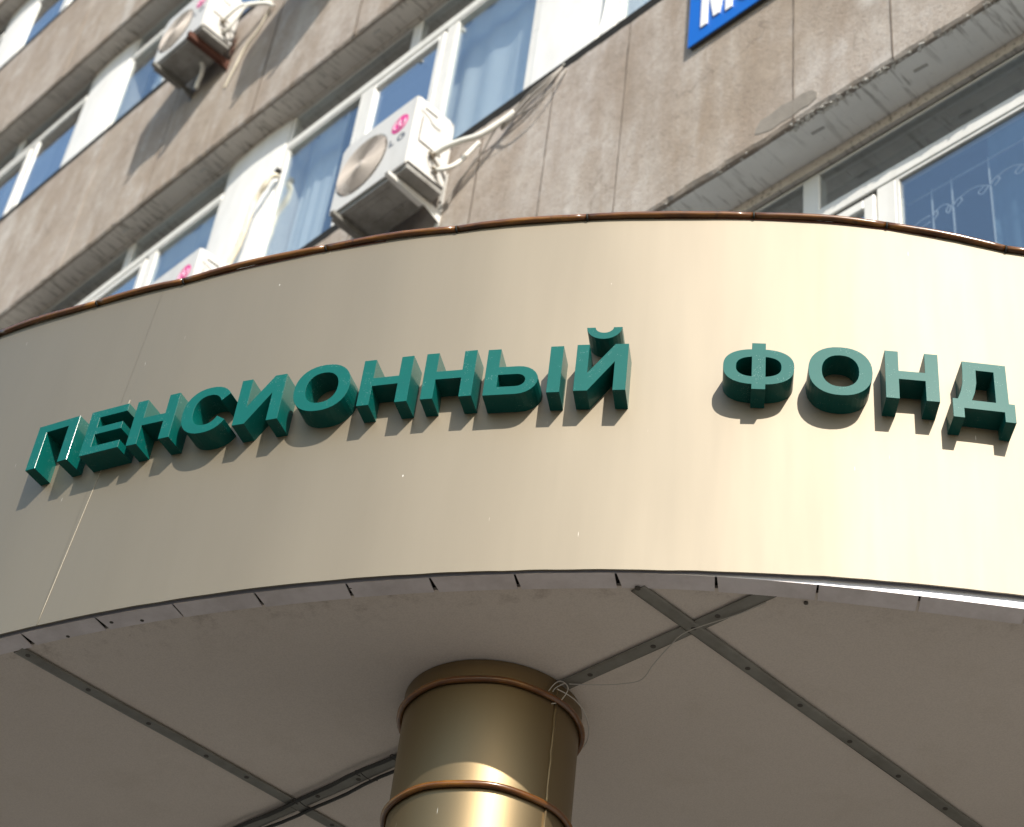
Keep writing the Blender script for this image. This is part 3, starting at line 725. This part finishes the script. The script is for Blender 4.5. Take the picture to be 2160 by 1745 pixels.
LET = [(-72.70, P_, 'П', 'first letter П at the left end of the word', 2.621), (-70.55, E_, 'Е', 'second letter Е beside the П', 2.619), (-68.63, N_(), 'Н', 'third letter Н between Е and С', 2.6155),
       (-66.61, C_(), 'С', 'fourth letter С open on its right side', 2.611), (-64.70, I_(), 'И', 'fifth letter И without a breve, right of С', 2.613), (-62.56, O_, 'О', 'sixth letter О, the round ring between И and Н', 2.622),
       (-60.41, N_(.113), 'Н', 'seventh letter Н right of the round О', 2.618), (-58.34, N_(), 'Н', 'eighth letter Н just before the Ы', 2.6185),
       (-56.33, B1, 'Ы', 'ninth letter Ы made of a bowl and a loose upright stroke', 2.616), (-53.56, I_(), 'Й', 'tenth letter Й with its curved breve above', 2.6175),
       (-48.80, F_(), 'Ф', 'first letter Ф of the second word with an upright through its oval', 2.620), (-46.36, O_, 'О', 'second letter О of the short word', 2.621),
       (-44.23, N_(.109), 'Н', 'third letter Н of the short word between О and Д', 2.621), (-42.13, D_, 'Д', 'last letter Д with two feet at the right end', 2.612)]
def letter_mesh(loops, th, z, name, parent=None, base=None):
    mb = MB(); mb.plate(loops, lambda u, v, d: (u, -d, v), -.002, DEP)
    me = mb.build(name, TEAL, base=(0, 0, 0), bevel=.0004, seg=1)
    if '_b' in me and parent is not None: del me['_b']
    return me
for i, (th, loops, ch, desc, z) in enumerate(LET):
    z -= .0025; p = arc(th, RAD, z); lab = 'raised teal green ' + desc; loc = p+Vector((0, 0, OZ)); rz = R(th+90)
    if ch in 'ЫЙ':
        e = bpy.data.objects.new('sign_letter', None); COL.objects.link(e); e.location = loc; e.rotation_euler = (0, 0, rz); e.empty_display_size = .1
        a = letter_mesh(loops, th, z, 'letter_body', e); a.location = (0, 0, 0); a.parent = e
        if ch == 'Ы':
            b = letter_mesh(STK, th, z, 'letter_stroke', e); b.parent = e; d_ = arc(-54.98, RAD, z)-p
            b.location = (d_.dot(Vector((math.cos(rz), math.sin(rz), 0))), d_.dot(Vector((-math.sin(rz), math.cos(rz), 0))), 0); b.rotation_euler = (0, 0, R(-54.98+56.33))
        else:
            b = letter_mesh(breve(), th, z, 'breve', e); b.location = (0, 0, -.0015); b.parent = e
        o = e
    else:
        o = letter_mesh(loops, th, z, 'sign_letter'); o.location = loc; o.rotation_euler = (0, 0, rz)
    tag(o, lab, 'sign letter', 'raised teal letters on the gold fascia')

# ------------------------------------------------------------------ blue sign
sg = thing('blue_sign', 'blue sign box with white letters mounted on the concrete band above the canopy', 'sign', (-2.9, 3.93, 6.96))
MB().box(-3.726, -1.95, 3.929, 3.936, 6.962, 7.5).build('sign_face', BLUE, sg, bevel=.0015, seg=1)
MB().box(-3.721, -1.955, 3.9362, 3.9575, 6.967, 7.495).build('sign_case', SIGNE, sg)
def flat(loops, ox, oz, name, mat, parent, y=3.9285, d=.007):
    return MB().plate([[(ox+u, oz+v) for u, v in l] for l in loops], lambda u, v, dd: (u, y-dd, v), 0, d).build(name, mat, parent, bevel=.001, seg=1)
hM = .34
flat([[(0, 0), (0, hM), (.062, hM), (.093, .11), (.124, hM), (.186, hM), (.186, 0), (.146, 0), (.146, .24), (.112, .02), (.075, .02), (.040, .24), (.040, 0)]], -3.648, 7.042, 'sign_character', SIGNW, sg)
flat([ring_pts(.15, .235, 28, cz=.1175), ring_pts(.075, .16, 24, cz=.1175)], -3.648+.285, 7.037, 'sign_character', SIGNW, sg)

# ------------------------------------------------------------------ air conditioners
def ac_unit(label, base, rusty=False):
    bx, by, bz = base                       # lower left front corner of the casing
    ac = thing('air_conditioner', label, 'air conditioner', (bx+.29, by+.13, bz), 'outdoor cooling units on the wall')
    W, D, H = .585, .262, .545; fx, fz, fr = bx+.2, by, bz+.272
    fxz = bz+.272; cir = [(fx+fr_*math.cos(2*math.pi*k/48), fxz+fr_*math.sin(2*math.pi*k/48)) for fr_ in (.196,) for k in range(48)]
    mb = MB()
    mb.plate([[(bx+.008, bz+.02), (bx+W-.008, bz+.02), (bx+W, bz+.03), (bx+W, bz+H-.01), (bx+W-.01, bz+H), (bx+.035, bz+H), (bx, bz+H-.035), (bx, bz+.03)], cir], lambda u, v, d: (u, by+d, v), 0, .014)
    mb.build('front_panel', ACW, ac, bevel=.003, seg=2)
    MB().box(bx+.002, bx+W-.002, by+.0145, by+D, bz+.045, bz+H-.003).build('casing', ACW, ac, bevel=.012, seg=3) if False else None
    cs = MB()                               # shell: sides, top and back, open towards the fan
    cs.box(bx+.001, bx+.006, by+.0145, by+D, bz+.03, bz+H-.036); cs.box(bx+.006, bx+W-.006, by+.0145, by+D, bz+H-.007, bz+H-.002)
    cs.box(bx+.006, bx+W-.006, by+D-.005, by+D, bz+.03, bz+H-.007)
    cs.plate([[(by+.0145, bz+.045), (by+D, bz+.045), (by+D, bz+H-.05), (by+D-.03, bz+H-.002), (by+.0145, bz+H-.002)]], lambda u, v, d: (bx+W-.001-d, u, v), 0, .005)
    cs.build('casing', ACW, ac)
    bp = MB(); bp.box(bx+.004, bx+W-.003, by+.016, by+D-.004, bz-.004, bz+.029)
    for k in range(2): bp.box(bx+.07+.0*k, bx+.42, by+.05+.12*k, by+.056+.12*k, bz-.007, bz-.0035)
    bp.tube([(bx+.37, by+.18, bz-.0045), (bx+.37, by+.18, bz-.0125)], .011, 12); bp.box(bx+.15, bx+.35, by+.082, by+.087, bz-.006, bz-.0035); bp.box(bx+.35, bx+.355, by+.082, by+.14, bz-.006, bz-.0035)
    bp.build('base_pan', ACG, ac, bevel=.002, seg=1)
    fg = MB(); n = 21
    for k in range(1, n+1):
        r_ = .193*k/n; yy = by-.002-.012*math.cos(r_/.196*math.pi/2)**.7 if r_ < .19 else by+.004
        fg.tube([(fx+r_*math.cos(2*math.pi*j/40), yy, fxz+r_*math.sin(2*math.pi*j/40)) for j in range(40)], .0027, 4, close=True)
    for j in range(12):
        a = 2*math.pi*j/12; fg.tube([(fx+r_*math.cos(a), by-.002-.012*math.cos(r_/.196*math.pi/2)**.7+.003, fxz+r_*math.sin(a)) for r_ in (.012, .06, .11, .15, .192)], .0022, 4)
    fg.tube([(fx, by-.0145, fxz), (fx, by-.004, fxz)], .03, 20)
    fg.build('fan_grille', GRILLE, ac)
    fn = MB()
    for j in range(3):
        a0 = 2*math.pi*j/3+.3; vs = []
        for r_ in (.03, .08, .13, .178):
            for q in range(5): a = a0+q*.42*(.6+.4*r_/.178); vs.append((fx+r_*math.cos(a), by+.05+.05*q/4, fxz+r_*math.sin(a)))
        fn.add(vs, [(i*5+q, i*5+q+1, (i+1)*5+q+1, (i+1)*5+q) for i in range(3) for q in range(4)], True)
    fn.tube([(fx, by+.03, fxz), (fx, by+.11, fxz)], .034, 16); fn.build('fan', plain('grey fan blades', (.3, .27, .25), .5), ac)
    MB().tube([(fx, by+.015, fxz), (fx, by+.12, fxz)], .1975, 40, cap=False).build('fan_shroud', GRILLE, ac)
    MB().box(bx+.01, bx+W-.01, by+.125, by+.13, bz+.04, bz+H-.02).build('condenser_coil', plain('dark coil fins', (.14, .125, .11), .6, .3), ac)
    # printed round emblem and two letters
    lx, lz = bx+.473, bz+.393; em = MB()
    em.tube([(lx, by-.0016, lz), (lx, by-.0002, lz)], .063, 32); e_ = em.build('emblem', PINK, ac)
    wm = MB(); yy = by-.0028
    wm.tube([(lx+.043*math.cos(a), yy, lz+.043*math.sin(a)) for a in [R(20)+R(-290)*k/26 for k in range(27)]], .0028, 5); wm.tube([(lx+.045, yy, lz-.001), (lx+.018, yy, lz-.001)], .0028, 5)
    wm.tube([(lx-.0, yy, lz+.026), (lx-.0, yy, lz-.02), (lx+.016, yy, lz-.02)], .0032, 5); wm.tube([(lx-.02, yy-.0005, lz+.017), (lx-.02, yy+.001, lz+.017)], .006, 10)
    sub(e_, wm, 'emblem_mark', LIGHTP, base=ac['_b'])
    tx, tz, k_ = lx-.058, bz+.246, 1.0
    MB().plate([[(tx, tz), (tx, tz+.052), (tx+.0125, tz+.052), (tx+.0125, tz+.012), (tx+.036, tz+.012), (tx+.036, tz)]], lambda u, v, d: (u, by-.0012+d, v), 0, .001).build('logo_letter', INK, ac)
    gx = tx+.089; go = []
    for k in range(15): a = R(38)+R(285)*k/14; go.append((gx+.030*math.cos(a), tz+.026+.0275*math.sin(a)))
    go += [(gx+.030, tz+.012), (gx+.030, tz+.032), (gx+.004, tz+.032), (gx+.004, tz+.022), (gx+.0175, tz+.022), (gx+.0175, tz+.0172)]
    for k in range(15): a = R(322)-R(280)*k/14; go.append((gx+.0185*math.cos(a), tz+.026+.0165*math.sin(a)))
    MB().plate([go], lambda u, v, d: (u, by-.0012+d, v), 0, .001).build('logo_letter', INK, ac)
    # right side: hand slot, service cover, valves
    xs_ = bx+W-.001
    MB().box(xs_-.001, xs_+.0012, by+.06, by+.145, bz+.482, bz+.496).build('hand_slot', DARKGAP, ac)
    MB().box(xs_, xs_+.008, by+.05, by+.205, bz+.23, bz+.41).build('service_cover', ACW, ac, bevel=.004)
    MB().tube(spline([(xs_+.009, by+.03, bz+.445), (xs_+.014, by+.08, bz+.425), (xs_+.012, by+.12, bz+.40), (xs_+.016, by+.17, bz+.395)], 5), .0026, 5).build('drip_lead', BLACKC, ac)
    vb = MB()
    for q, (dy, dz) in enumerate(((.15, .19), (.185, .11))):
        vb.tube([(xs_, by+dy, bz+dz), (xs_+.035, by+dy, bz+dz)], .012, 10); vb.tube([(xs_+.02, by+dy-.03, bz+dz-.012), (xs_+.02, by+dy+.012, bz+dz+.006)], .009, 8); vb.tube([(xs_+.02, by+dy, bz+dz-.03), (xs_+.02, by+dy, bz+dz+.01)], .008, 8)
    vb.tube(spline([(xs_+.01, by+.13, bz+.22), (xs_+.04, by+.12, bz+.16), (xs_+.03, by+.17, bz+.13), (xs_+.05, by+.2, bz+.09), (xs_+.03, by+.24, bz+.06)], 6), .004, 6)
    vb.build('service_valve', plain('dull brass valve', (.2, .17, .13), .5, .5, var=.3), ac)
    # brackets
    for s_, xb in ((0, bx+.065), (1, bx+W-.10)):
        m_ = (RUST if s_ else BRG) if rusty else (BRW if s_ else BRG)
        br = MB(); z_ = bz-.009
        br.box(xb-.018, xb+.018, by-.03, YF-.0045, z_-.004, z_)                        # top flange
        br.plate([[(by-.03, z_-.0045), (by-.03, z_-.022), (YF-.12, z_-.040), (YF-.0045, z_-.085), (YF-.0045, z_-.0045)]], lambda u, v, d: (xb+.018-d, u, v), 0, .0035)   # tapered web
        br.obox((xb-.012, by-.03, z_-.026), (0, YF-.0045-by-.09, -.022), (.030, 0, 0), (0, 0, .0035))
        if m_ is RUST: br.box(xb+.0182, xb+.022, by-.03, YF-.006, z_-.052, z_+.003); br.box(xb-.018, xb+.018, by-.03, YF-.006, z_-.055, z_-.051)
        br.box(xb-.018, xb+.018, YF-.0042, YF-.0008, z_-.10, z_+.29)                     # wall plate
        o = br.build('bracket', m_, ac, bevel=.0008, seg=1)
        if m_ is RUST: o['label'] = 'rusty brown bracket'
        nb = MB()
        for dz in (-.06, .08, .22): nb.tube([(xb, YF-.012, z_+dz), (xb, YF-.0046, z_+dz)], .008, 6)
        for dy in (.05, .2): nb.tube([(xb, by+dy, z_-.012), (xb, by+dy, z_-.0042)], .007, 6)
        sub(o, nb, 'bolt', SCREW, base=ac['_b'])
    return ac
Y0 = 3.622
ac_unit('cream outdoor cooling unit nearest the canopy, fully seen, on white brackets with pink logo', (-5.90, Y0, 7.055))
ac_unit('outdoor cooling unit highest on the facade, cut by the top edge, with one rusty bracket', (-8.74, Y0, 10.585), True)
ac_unit('outdoor cooling unit mostly hidden behind the gold canopy edge at left', (-7.76, Y0, 7.15))
ac_unit('outdoor cooling unit above the top edge whose long shadow falls on the concrete band', (-7.25, 3.50, 10.62))

# pipes and cables at the units
pg = 'pipes and cables of the cooling units'
p_ = MB().tube(spline([(-5.315, 3.775, 7.25), (-5.24, 3.79, 7.275), (-5.15, 3.82, 7.285), (-5.06, 3.86, 7.30), (-4.97, 3.90, 7.36), (-4.9, 3.93, 7.42)], 8), [.0165]*41, 12)
tag(p_.build('insulated_pipe', PIPEW), 'thick white wrapped pipe rising from the valves of the nearest cooling unit', 'pipe', pg)
p_ = MB().tube(spline([(-5.31, 3.80, 7.17), (-5.26, 3.82, 7.15), (-5.21, 3.86, 7.19), (-5.17, 3.90, 7.29), (-5.13, 3.92, 7.35)], 8), .013, 10)
tag(p_.build('insulated_pipe', PIPEW), 'short white elbow pipe below the thick wrapped pipe of the nearest unit', 'pipe', pg)
cb = MB()
for k, (dx, dz, r_) in enumerate(((0, 0, .0075), (.02, .02, .006), (.03, -.025, .005), (.0, .045, .005))):
    cb.tube(spline([(-4.98+dx*.3, 3.925, 7.345+dz*.5), (-4.88+dx, 3.93, 7.405+dz), (-4.78+dx, 3.925, 7.44+dz*1.2), (-4.70+dx, 3.93, 7.475+dz*.8), (-4.64+dx*.3, 3.945, 7.53+dz*.3), (-4.60, 3.97, 7.60)], 8), r_, 8)
tag(cb.build('cable_bundle', CABG), 'bundle of grey cables climbing over the sill right of the nearest unit', 'cable', pg)
cb = MB().tube(spline([(-4.60, 3.96, 7.58), (-4.59, 4.0, 7.66), (-4.58, 4.08, 7.78), (-4.53, 4.105, 7.92), (-4.50, 4.11, 8.1), (-4.49, 4.11, 8.4), (-4.50, 4.11, 8.9), (-4.50, 4.11, 9.5)], 8), .0095, 8)
tag(cb.build('white_cable', PIPEW), 'white cable running up the pale wall panel from the sill', 'cable', pg)
cb = MB().tube(spline([(-5.34, 3.945, 7.05), (-5.27, 3.94, 7.17), (-5.13, 3.94, 7.27), (-5.01, 3.92, 7.37), (-4.86, 3.90, 7.32), (-4.72, 3.91, 7.32), (-4.61, 3.93, 7.41), (-4.57, 3.95, 7.52)], 8), .0055, 8)
tag(cb.build('drooping_cable', CABG), 'grey cable sagging in a loop over the concrete beside the nearest unit', 'cable', pg)
cb = MB().tube(spline([(-5.13, 3.945, 7.28), (-5.08, 3.94, 7.27), (-4.96, 3.93, 7.27), (-4.82, 3.93, 7.29), (-4.74, 3.94, 7.37), (-4.69, 3.945, 7.46)], 8), .0022, 6)
tag(cb.build('drooping_cable', BLACKC), 'thin dark wire looping lowest below the cable bundle', 'cable', pg)
fp = MB(); pts = spline([(-7.43, 4.13, 8.93), (-7.44, 4.09, 8.90), (-7.48, 4.08, 8.83), (-7.555, 4.08, 8.73), (-7.575, 4.08, 8.5), (-7.60, 4.08, 8.35), (-7.64, 4.07, 8.2), (-7.60, 4.03, 7.9), (-7.3, 3.95, 7.62), (-7.18, 3.88, 7.40)], 9)
pts = [p+Vector((.004*mnoise.noise(p*14), .003*mnoise.noise(p*11+Vector((3, 0, 0))), 0)) for p in pts]
fp.tube(pts, [.017+.004*mnoise.noise(p*20) for p in pts], 10)
tag(fp.build('foam_pipe', PIPEY), 'yellowed foam covered pipe coming out of the pale panel left of the big window', 'pipe', pg)
hp = MB().tube([(-7.425, 4.10, 8.95), (-7.425, 4.128, 8.95)], .026, 12); hp.build('pipe_hole', DARKGAP, bld)
# pipes of the upper unit
up = MB()
xs_ = -8.155; b0 = 10.585
up.tube(spline([(xs_, 3.77, b0+.19), (xs_+.06, 3.77, b0+.23), (xs_+.14, 3.80, b0+.30), (xs_+.24, 3.88, b0+.33), (xs_+.33, 3.93, b0+.31)], 8), .013, 10)
up.tube(spline([(xs_, 3.80, b0+.11), (xs_+.05, 3.80, b0+.10), (xs_+.11, 3.81, b0+.18), (xs_+.18, 3.83, b0+.29), (xs_+.30, 3.90, b0+.29), (xs_+.36, 3.94, b0+.25)], 8), .013, 10)
tag(up.build('insulated_pipe', PIPEW), 'pair of white bent pipes at the side of the highest cooling unit', 'pipe', pg)
up = MB().tube(spline([(xs_+.33, 3.93, b0+.31), (xs_+.28, 3.945, b0+.22), (xs_+.20, 3.945, b0+.08), (xs_+.10, 3.945, b0-.02), (xs_+.05, 3.94, b0-.2), (xs_-.02, 3.945, b0-.36)], 8), .0065, 8)
tag(up.build('foam_pipe', PIPEY), 'yellowed pipe hanging down behind the rusty bracket of the highest unit', 'pipe', pg)
up = MB().tube(spline([(-8.40, 3.82, b0-.005), (-8.41, 3.85, b0-.03), (-8.44, 3.87, b0-.075), (-8.475, 3.88, b0-.12), (-8.49, 3.885, b0-.17)], 8), .017, 10)
tag(up.build('drain_hose', PIPEW), 'fat white drain hose below the base of the highest unit', 'hose', pg)

for o in bpy.data.objects:
    if '_b' in o: del o['_b']
